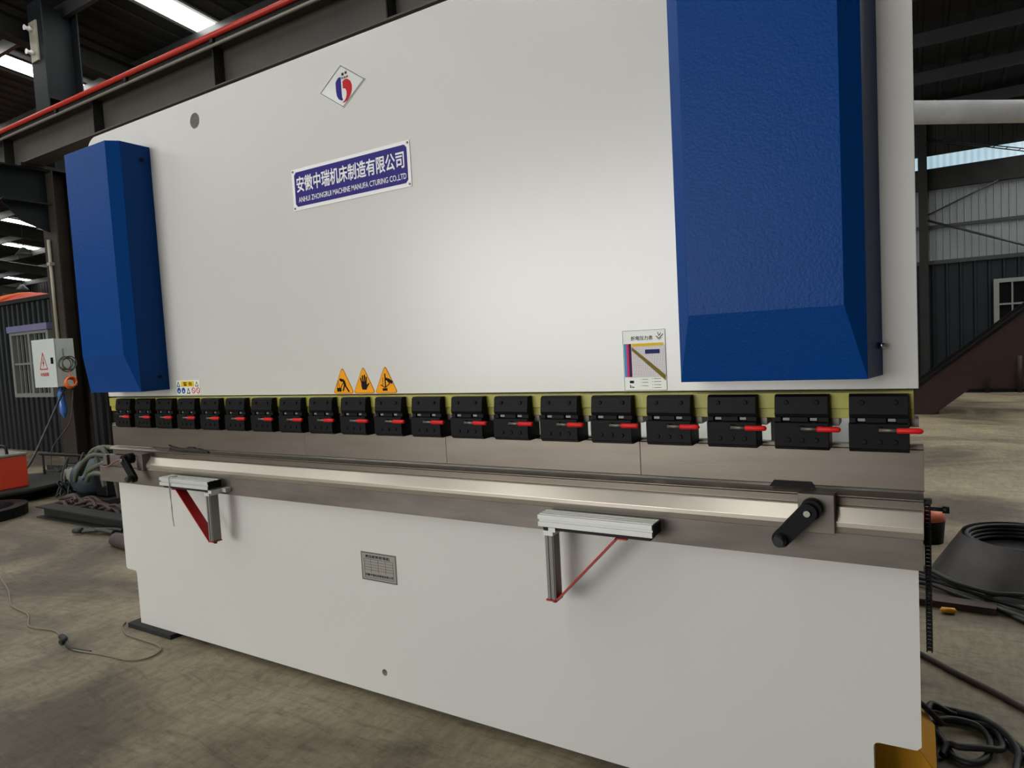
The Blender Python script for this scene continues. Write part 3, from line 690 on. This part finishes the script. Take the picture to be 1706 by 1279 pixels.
for k in range(5): t.torus((-6.02 + .006 * k, 2.56 + .012 * k, 1.33 + .012 * math.sin(k * 2)), .075 + .008 * (k % 3), .007, 'X', 24, 6)
t.tube(spline([(-6.02, 2.56, 1.40), (-6.06, 2.57, 1.50), (-6.113, 2.6, 1.52)], 5), .007, 6)
tag(t.build('cable_coil', M['hose_green']), 'tangled coil of thin wire hanging beside the electrical box', 'cable')
t = MB()
for k in range(5): t.torus((-6.02 + .012 * k, 2.60, 1.08 + .006 * k), .06 + .006 * (k % 2), .010, 'X', 20, 6)
t.tube(spline([(-6.0, 2.6, 1.14), (-6.0, 2.6, 1.2), (-6.01, 2.6, 1.26)], 4), .006, 6)
tag(t.build('orange_coil', M['stripe']), 'small coil of orange rope hanging under the tangled wire at the electrical box', 'rope')
t = MB().tube([(-6.22, 2.58, 1.03), (-6.21, 2.57, .95), (-6.18, 2.57, .72), (-6.17, 2.57, .64)], .03, 10, radii=[.015, .04, .045, .01])
tag(t.build('blue_bag', M['bluebag']), 'narrow shiny blue plastic bag hanging below the electrical box', 'bag')
t = MB().tube(spline([(-6.14, 2.62, 1.044), (-6.10, 2.55, .98), (-5.45, 2.04, .60), (-4.95, 1.65, .32), (-4.72, 1.46, .24), (-4.66, 1.345, .24)], 8), .013, 8)
tag(t.build('supply_cable', M['hose_dk']), 'dark power cable slanting down from the electrical box to the orange welder', 'cable')
t = MB().tube(spline([(-6.0, 2.62, 1.0), (-5.9, 2.5, .6), (-5.95, 2.3, .3), (-5.8, 2.2, .02), (-5.3, 2.0, .015)], 8), .008, 6)
tag(t.build('thin_cable', M['rust']), 'thin dark red cable dropping from the electrical box to the floor', 'cable')

# big red tank behind the partition
tk = empty('red_tank', (-14, 6.2, 0)); tag(tk, 'rounded red tank with two orange diagonal stripes showing above the dark partition', 'tank')
pts = [(-19, 6.2, 2.15), (-18.6, 6.2, 2.15), (-14.6, 6.2, 2.15), (-13.4, 6.2, 2.15), (-12.9, 6.2, 2.15)]
MB().tube(pts, 1.0, 32, radii=[.3, .95, .95, .62, .15]).build('tank_shell', M['tank_red'], tk)
for dx in (0, .35):
    a = []
    for i in range(13):
        th = math.radians(20 + i * 12)
        a.append((-16.1 + dx + .1 * i, 6.2 - .965 * math.cos(th), 2.15 + .965 * math.sin(th)))
    MB().tube(a, .045, 6).build('stripe', M['stripe'], tk)
MB().box(-18, -17.7, 5.7, 6.7, 0, 1.35).build('tank_saddle', M['dark_steel'], tk); MB().box(-15.2, -14.9, 5.7, 6.7, 0, 1.35).build('tank_saddle', M['dark_steel'], tk)

# distant lamps of the left hall
for x, y, z in ((-24, 8.0, 4.9), (-17.5, 7.2, 4.4), (-22, 9.0, 3.9)):
    l = empty('hanging_lamp', (x, y, z))
    tag(l, 'small round lamp hanging far away under the left hall roof', 'lamp', 'distant hanging lamps')
    MB().tube([(x, y, z), (x, y, z + .05), (x, y, z + .2)], .2, 14, radii=[.2, .17, .05]).build('lamp_shade', M['purlin'], l)
    MB().cyl((x, y, z + .2), (x, y, zr(y) - .02), .01, 6).build('lamp_rod', M['dark_steel'], l)

# ---------------------------------------------------------------- left floor clutter
WX = -4.32
wd = empty('welding_machine', (-4.6, 1.2, 0.14)); tag(wd, 'orange welding machine with black handle standing on the flat dolly at far left', 'welding machine')
MB().box(WX - .65, WX, 1.04, 1.34, 0.14, 0.45).build('casing', M['orange'], wd, bevel=.01)
MB().box(WX - .66, WX + .01, 1.03, 1.35, 0.4505, 0.475).build('casing_top', M['motor_grey'], wd, bevel=.006)
MB().tube(spline([(WX - .35, 1.2, .475), (WX - .33, 1.2, .54), (WX - .2, 1.2, .55), (WX - .08, 1.2, .54), (WX - .06, 1.2, .475)], 5), .014, 8).build('carry_handle', M['black'], wd)
for k in range(5): MB().box(WX - .52 + k * .1, WX - .46 + k * .1, 1.034, 1.0395, .18, .22).build('vent_slot', M['black'], wd)
dl = empty('floor_dolly', (-4.2, 1.35, 0)); tag(dl, 'low dark round plate dolly under the orange welding machine', 'dolly')
MB().cyl((-4.75, 1.3, 0.095), (-4.75, 1.3, 0.1395), .60, 36).build('deck', M['dark_steel'], dl)
MB().cyl((-4.75, 1.3, 0.03), (-4.75, 1.3, 0.0945), .52, 30).build('underframe', M['black'], dl)
for a in (20, 110, 200, 290): x, y = -4.75 + .5 * math.cos(math.radians(a)), 1.3 + .5 * math.sin(math.radians(a)); MB().cyl((x, y - .02, .015), (x, y + .02, .015), .015, 10).build('caster', M['rubber'], dl)
ty = empty('steel_ring', (-3.75, .93, 0)); tag(ty, 'dark steel ring lying on the floor before the dolly at the left edge', 'ring')
MB().plate(circle(-3.87, .74, .36, 32), 0.0, .09, [circle(-3.87, .74, .26, 32)], ax='Z').build('ring_body', M['black'], ty)
rl = MB().box(-3.35, -1.9, 1.03, 1.04, .012, .088).box(-3.35, -1.9, .97, 1.10, 0, .0115).box(-3.35, -1.9, .97, 1.10, .0885, .10)
tag(rl.build('steel_beam', M['dark_steel']), 'short dark steel beam lying on the floor behind the left end of the machine', 'beam')
mo = empty('electric_motor', (-3.3, 1.7, 0)); tag(mo, 'blue green electric motor on the floor behind the left end of the machine', 'motor')
MB().tube([(-3.86, 1.62, .21), (-3.84, 1.62, .21), (-3.76, 1.62, .21), (-3.62, 1.62, .21), (-3.52, 1.62, .21), (-3.47, 1.62, .21)], .15, 24, radii=[.09, .13, .175, .185, .15, .08]).build('motor_drum', M['motor'], mo)
MB().tube([(-4.12, 1.62, .20), (-4.09, 1.62, .20), (-3.90, 1.62, .20), (-3.862, 1.62, .20)], .1, 20, radii=[.05, .095, .10, .07]).build('fan_cover', M['motor_grey'], mo)
MB().box(-3.465, -3.25, 1.52, 1.74, .0555, .27).build('pump_housing', M['black'], mo, bevel=.02)
MB().box(-3.9, -3.15, 1.45, 1.80, 0, .055).build('motor_base', M['dark_steel'], mo)
hs = [[(-3.5, 1.42, .28), (-3.3, 1.4, .45), (-3.14, 1.4, .54), (-2.9, 1.4, .56), (-2.6, 1.4, .52), (-2.3, 1.5, .3)],
      [(-3.56, 1.4, .22), (-3.4, 1.36, .34), (-3.2, 1.35, .46), (-3.0, 1.36, .50), (-2.7, 1.4, .42), (-2.4, 1.6, .02)],
      [(-3.3, 1.38, .30), (-3.1, 1.32, .37), (-2.8, 1.3, .45), (-2.5, 1.35, .50), (-2.2, 1.5, .4)],
      [(-3.05, 1.4, .2), (-3.08, 1.38, .40), (-3.05, 1.36, .52), (-2.95, 1.36, .55), (-2.9, 1.4, .4), (-2.92, 1.45, .1)],
      [(-3.2, 1.33, .26), (-3.0, 1.27, .34), (-2.75, 1.25, .36), (-2.4, 1.3, .30)]]
hl = ['highest dusty green hose arching over the blue green motor', 'second dusty green hose rising steeply from the motor', 'dusty green hose running slantwise behind the table end',
      'dusty green hose bent into a tight upright loop', 'lowest dusty green hose passing just above the pump housing']
for p, l in zip(hs, hl): tag(MB().tube(spline(p, 8), .020, 8).build('hydraulic_hose', M['hose_green']), l, 'hose', 'green hoses over the motor')
jk = MB()
for i in range(34):
    x = random.uniform(-3.3, -2.6); y = random.uniform(1.22, 1.28); a = random.uniform(-.1, .1); L = random.uniform(.15, .5)
    if i % 2: x = random.uniform(-3.75, -3.3); y = random.uniform(1.23, 1.38)
    z = random.uniform(.012, .07)
    jk.tube(spline([(x, y, z), (x + L * .5, y + a * L * .5 + .03, z + random.uniform(0, .05)), (x + L, y + a * L, z)], 4), random.uniform(.008, .02), 6)
tag(jk.build('scrap_heap', M['rust']), 'heap of rusty rods and scrap lying around the motor at left', 'scrap', kind='stuff')
jk = MB()
for i in range(16):
    x = random.uniform(-4.12, -4.02); y = random.uniform(1.45, 1.8); L = random.uniform(.05, .15)
    jk.tube(spline([(x, y, .015), (x + L * .3, y + .1, .12 + .3 * random.random()), (x + L * .8, y, .2 * random.random() + .02), (x + L, y + .1, .015)], 6), .010, 6)
tag(jk.build('wire_tangle', M['hose_dk']), 'tangle of dark wires between the orange welder and the motor', 'wires', kind='stuff')
jk = MB()
for i in range(46):
    x = random.uniform(-5.7, -4.1); y = random.uniform(1.92, 2.4); a = random.uniform(-.4, .4); L = random.uniform(.2, .6); z = random.uniform(.015, .16)
    if i % 3: jk.tube([(x, y, z), (x + L, y + a * L, max(.012, z + random.uniform(-.08, .08)))], random.uniform(.01, .03), 6)
    else: jk.hexa([(x, y, 0), (x + L, y + a * .3, 0), (x + L, y + a * .3 + .15, 0), (x, y + .15, 0)], [(x, y, z), (x + L, y + a * .3, z), (x + L, y + a * .3 + .15, z * .7), (x, y + .15, z * .7)])
tag(jk.build('offcut_heap', M['dark_steel']), 'low heap of dark steel offcuts on the floor in front of the barred window wall', 'scrap', kind='stuff')
tag(MB().cyl((-5.0, 1.75, .36), (-3.9, 1.85, .36), .014, 8).cyl((-4.95, 1.755, .36), (-4.95, 1.755, 0.0), .012, 8).cyl((-3.95, 1.845, .36), (-3.95, 1.845, 0.0), .012, 8).build('metal_rack', M['dark_steel']), 'thin metal rack rail between the orange welder and the motor', 'rack')
t = MB().tube(spline([(-2.32, .83, .02), (-2.22, .87, .03), (-2.1, .93, .03), (-2.02, .98, .02)], 5), .018, 8).tube(spline([(-2.30, .88, .02), (-2.16, .88, .035), (-2.02, .91, .02)], 5), .016, 8).tube([(-2.37, .80, .03), (-2.31, .83, .03)], .022, 10)
tag(t.build('clamp_tool', M['hose_dk']), 'dark welding clamp tool lying alone on the floor left of the machine', 'tool')
t = MB().tube([(-1.75, .76, .03), (-1.70, .76, .045), (-1.5, .74, .045), (-1.42, .74, .02)], .05, 12, radii=[.03, .05, .05, .03])
tag(t.build('brown_block', M['rust']), 'rounded brown block on the floor tucked behind the left bed edge', 'block')
cordpts = [(-1.9, .10, .006), (-1.70, .05, .006), (-1.36, -.043, .006), (-1.05, -.151, .006), (-.81, -.176, .006), (-.615, -.25, .006), (-.436, -.223, .006), (-.243, -.262, .008), (-.117, -.294, .006), (.077, -.263, .006), (.25, -.24, .006), (.311, -.19, .006), (.29, -.122, .006), (.213, -.095, .006), (-.015, -.093, .006), (-.10, -.07, .006), (-.16, -.045, .006), (-.19, -.01, .006)]
cd = empty('extension_cord', (-.2, -.2, 0)); tag(cd, 'thin pale cord with a black connector winding over the floor at lower left', 'cord')
MB().tube(spline(cordpts, 8), .0038, 6).build('cord_line', M['cord'], cd)
MB().tube(spline([(-.31, -.25, .012), (-.243, -.262, .016), (-.23, -.29, .012)], 4), .012, 8).tube(spline([(-.243, -.262, .008), (-.15, -.292, .008), (-.06, -.285, .007), (.0, -.272, .007)], 5), .0052, 6).build('connector', M['rubber'], cd)

# ---------------------------------------------------------------- right side things
pd = empty('foot_pedal', (3.13, .40, 0)); tag(pd, 'yellow foot pedal housing on the floor behind the lower right bed corner', 'foot pedal')
MB().plate([(3.02, .02), (3.215, .02), (3.215, .05), (3.16, .13), (3.02, .13)], .30, .305).plate([(3.02, .02), (3.215, .02), (3.215, .05), (3.16, .13), (3.02, .13)], .555, .56) \
    .hexa([(3.155, .305, .125), (3.212, .305, .05), (3.212, .555, .05), (3.155, .555, .125)], [(3.16, .305, .130), (3.217, .305, .053), (3.217, .555, .053), (3.16, .555, .130)]).box(3.02, 3.158, .305, .555, .124, .130).build('hood', M['ycase'], pd)
MB().box(3.00, 3.22, .28, .58, 0, .0195).build('pedal_base', M['black'], pd)
MB().plate([(.33, .03), (.52, .03), (.52, .05), (.33, .07)], 3.05, 3.15, ax='X').build('treadle', M['motor'], pd)
loops = [([(3.60, .40, .012), (3.434, .559, .012), (3.378, .652, .012), (3.321, .715, .012), (3.266, .726, .014), (3.217, .734, .03), (3.203, .696, .03), (3.209, .63, .02), (3.245, .53, .012), (3.263, .474, .012), (3.305, .464, .012), (3.344, .515, .012), (3.359, .609, .012), (3.333, .666, .02), (3.271, .661, .03), (3.225, .63, .03), (3.20, .60, .012)], 'outermost loop of black cable coiled on the floor right of the bed'),
         ([(3.232, .47, .012), (3.25, .512, .026), (3.28, .505, .03), (3.338, .527, .03), (3.385, .567, .02), (3.372, .656, .03), (3.304, .690, .012), (3.223, .668, .014), (3.19, .62, .012)], 'inner loop of black cable beside the yellow foot pedal'),
         ([(3.55, .38, .012), (3.455, .56, .012), (3.40, .66, .012), (3.352, .735, .012), (3.289, .75, .012), (3.20, .75, .012)], 'black cable trailing away along the outer side of the coil'),
         ([(3.40, .38, .012), (3.41, .49, .012), (3.42, .56, .026), (3.39, .63, .04), (3.336, .704, .030), (3.28, .71, .03)], 'black cable end turning down towards the lower right corner')]
for p, l in loops: tag(MB().tube(spline(p, 8), .0098, 8).build('black_cable', M['rubber']), l, 'cable', 'black cables on the floor at right')
pc = MB().tube(spline([(3.235, .62, .03), (3.20, .55, .10), (3.17, .50, .142), (3.12, .42, .142), (3.09, .36, .142), (3.06, .285, .11), (3.03, .24, .05), (3.0, .2, .012)], 8), .009, 8)
tag(pc.build('pedal_cable', M['rubber']), 'black cable lying across the yellow foot pedal', 'cable')
tag(MB().tube(spline([(3.05, 1.28, .01), (3.187, 1.146, .01), (3.305, 1.023, .01), (3.402, .933, .01), (3.6, .72, .01)], 6), .011, 8).build('brown_rod', M['rust']), 'thin brown rod lying slantwise on the floor at right', 'rod')
tag(MB().hexa([(2.9, 1.70, 0), (3.467, 1.687, 0), (3.473, 1.761, 0), (2.9, 1.80, 0)], [(2.9, 1.70, .03), (3.467, 1.687, .03), (3.473, 1.761, .03), (2.9, 1.80, .03)]).build('wood_plank', M['rust']), 'dark flat plank on the floor pointing right from behind the machine', 'plank')
tag(MB().tube([(3.262, 1.635, .012), (3.268, 1.635, .014), (3.315, 1.64, .014), (3.32, 1.64, .012)], .012, 10, radii=[.006, .013, .013, .006]).build('yellow_tube', M['ycase']), 'tiny yellow tube on the floor in front of the dark plank', 'tube')
dm = empty('sheet_drum', (3.62, 2.25, 0)); tag(dm, 'tapered grey sheet metal drum holding coiled dark cable at the right edge', 'drum')
cx, cy = 3.63, 2.25
MB().tube([(cx, cy, 0), (cx, cy, .21)], .3, 36, cap=False, radii=[.39, .26]).tube([(cx, cy, .21), (cx, cy, .19), (cx, cy, .04)], .3, 36, cap=False, radii=[.2602, .252, .35]).build('drum_wall', M['drum'], dm)
t = MB()
for k in range(4): t.torus((cx + .004 * k, cy, .196 - .018 * k), .236 - .003 * k, .011, 'Z', 40, 8)
t.build('coiled_cable', M['rubber'], dm)
MB().cyl((cx, cy, .02), (cx, cy, .13), .205, 30).build('drum_filling', M['black'], dm)
bk = empty('orange_topped_bucket', (3.24, 2.75, 0)); tag(bk, 'dark bucket with orange top on the floor right behind the chain', 'bucket')
MB().tube([(3.235, 2.75, 0), (3.235, 2.75, .13)], .1, 24, radii=[.075, .085]).build('bucket_body', M['black'], bk)
MB().tube([(3.235, 2.75, .131), (3.235, 2.75, .17), (3.235, 2.75, .195)], .1, 24, radii=[.088, .08, .045]).build('bucket_top', M['salmon'], bk)
hz = [[(3.10, 2.20, .02), (3.2, 2.09, .03), (3.28, 1.95, .05), (3.40, 1.83, .04), (3.53, 1.79, .02), (3.7, 1.70, .012)],
      [(3.12, 2.10, .02), (3.207, 2.05, .02), (3.304, 1.96, .02), (3.397, 1.91, .02), (3.458, 1.82, .012), (3.556, 1.639, .012), (3.7, 1.55, .012)],
      [(3.12, 2.28, .02), (3.22, 2.05, .06), (3.33, 1.86, .07), (3.46, 1.80, .06), (3.60, 1.815, .06), (3.9, 1.82, .02)],
      [(3.16, 2.02, .02), (3.26, 1.99, .02), (3.34, 1.90, .03), (3.44, 1.82, .04), (3.5, 1.83, .05), (3.62, 1.80, .05), (3.9, 1.75, .02)],
      [(3.14, 1.95, .02), (3.24, 1.93, .02), (3.34, 1.84, .02), (3.46, 1.74, .02), (3.62, 1.60, .02)]]
hd = ['dark green hose curving closest to the foot of the drum', 'dark green hose running straight through the bundle before the drum', 'dark green hose arching highest in the bundle before the drum',
      'dark green hose crossing the middle of the bundle', 'dark green hose nearest the plank at the front of the bundle']
for p, l in zip(hz, hd): tag(MB().tube(spline(p, 8), .011, 8).build('green_hose', M['hose_dk']), l, 'hose', 'dark green hoses in front of the drum')
# pale pipe overhead
op = MB().tube([(2.75, 1.65, 2.15), (3.198, 2.0, 2.254), (3.656, 2.4, 2.275 + .002), (4.8, 3.4, 2.34)], .052, 24)
OP = op
oh = empty('overhead_pipe', (3.6, 2.4, 2.2)); tag(oh, 'thick silver pipe crossing horizontally high behind the right edge of the machine', 'pipe')
MB().tube([(2.70, 1.573, 2.254), (4.9, 3.478, 2.30)], .053, 24).build('pipe_run', M['pipe_big'], oh)
MB().cyl((4.75, 3.348, 2.35), (4.75, 3.348, zr(3.35) - .03), .012, 8).build('pipe_hanger', M['dark_steel'], oh)
MB().cyl((2.8, 1.66, 2.31), (2.8, 1.66, zr(1.66) - .03), .012, 8).build('pipe_hanger', M['dark_steel'], oh)
# dark red stair by the far wall
stp = empty('steel_stair', (4.2, 9.2, 0)); tag(stp, 'dark red steel stair rising to the right in the far hall', 'stair')
for y in (9.0, 9.9):
    MB().plate([(3.231, 0.0), (3.40, 0.0), (6.2, 2.38), (6.2, 2.83), (3.05, 0.24), (3.05, 0.0)], y, y + .02).build('stringer', M['stairred'], stp)
    MB().hexa([(3.05, y - .03, .245), (3.05, y + .04, .245), (6.2, y + .04, 2.835), (6.2, y - .03, 2.835)], [(3.05, y - .03, .285), (3.05, y + .04, .285), (6.2, y + .04, 2.875), (6.2, y - .03, 2.875)]).build('rail_cap', M['black'], stp)
for k in range(12):
    MB().box(3.2 + k * .24, 3.45 + k * .24, 9.0205, 9.8995, .05 + k * .2, .07 + k * .2).build('tread', M['dark_steel'], stp)
MB().box(6.1, 6.2, 9.021, 9.10, 0, 2.30).box(6.1, 6.2, 9.80, 9.899, 0, 2.30).build('stair_post', M['stairred'], stp)
t = empty('rusty_sheet_stack', (5.2, 12.6, 0)); tag(t, 'upright brown steel sheets stored against the far wall under the stair', 'sheet stack')
MB().box(3.85, 7.5, 12.35, 12.75, 0.06, .75).build('sheet_bundle', M['stairred'], t)
MB().box(3.85, 7.5, 12.30, 12.80, 0, .0595).build('sheet_skid', M['black'], t)
for x in (4.25, 4.7, 5.2, 5.6): MB().cyl((x, 12.26, .0), (x, 12.26, .62), .035, 10).build('sheet_post', M['colbrown'], t)

# ================================================================ LIGHT
W = bpy.data.worlds.new('hall_world'); SC.world = W; W.use_nodes = True
bg = W.node_tree.nodes['Background']; bg.inputs['Color'].default_value = (0.75, 0.85, 1.0, 1); bg.inputs['Strength'].default_value = 0.4
def area(name, loc, rot, sx, sy, power, col):
    l = bpy.data.lights.new(name, 'AREA'); l.shape = 'RECTANGLE'; l.size = sx; l.size_y = sy; l.energy = power; l.color = col
    o = bpy.data.objects.new(name, l); COL.objects.link(o); o.location = loc; o.rotation_euler = rot; return o
area('doorway_daylight', (-3.75, -13.9, 2.6), (math.radians(90), 0, 0), 10.3, 5.0, 930, (1.0, 0.985, 0.96))

# ================================================================ CAMERA
F_PX = 1111.93
cam = bpy.data.cameras.new('camera'); co_ = bpy.data.objects.new('camera', cam); COL.objects.link(co_)
yaw, pit, rol = 0.5439493, -0.0602389, -0.0539689
f = Vector((-math.sin(yaw) * math.cos(pit), math.cos(yaw) * math.cos(pit), math.sin(pit)))
r = f.cross(Vector((0, 0, 1))).normalized(); u = r.cross(f)
r2 = math.cos(rol) * r + math.sin(rol) * u; u2 = -math.sin(rol) * r + math.cos(rol) * u
mw = Matrix((r2, u2, -f)).transposed().to_4x4(); mw.translation = Vector((3.18035, -1.76144, 1.28089))
co_.matrix_world = mw
cam.sensor_fit = 'HORIZONTAL'; cam.sensor_width = 36; cam.lens = 36 * F_PX / 1706; cam.clip_start = 0.05; cam.clip_end = 200
SC.camera = co_
SC.view_settings.view_transform = 'Standard'; SC.view_settings.look = 'None'; SC.view_settings.gamma = 1.0
SC.view_settings.exposure = 0.36; SC.view_settings.use_curve_mapping = False
try: SC.cycles.use_denoising = True
except Exception: pass
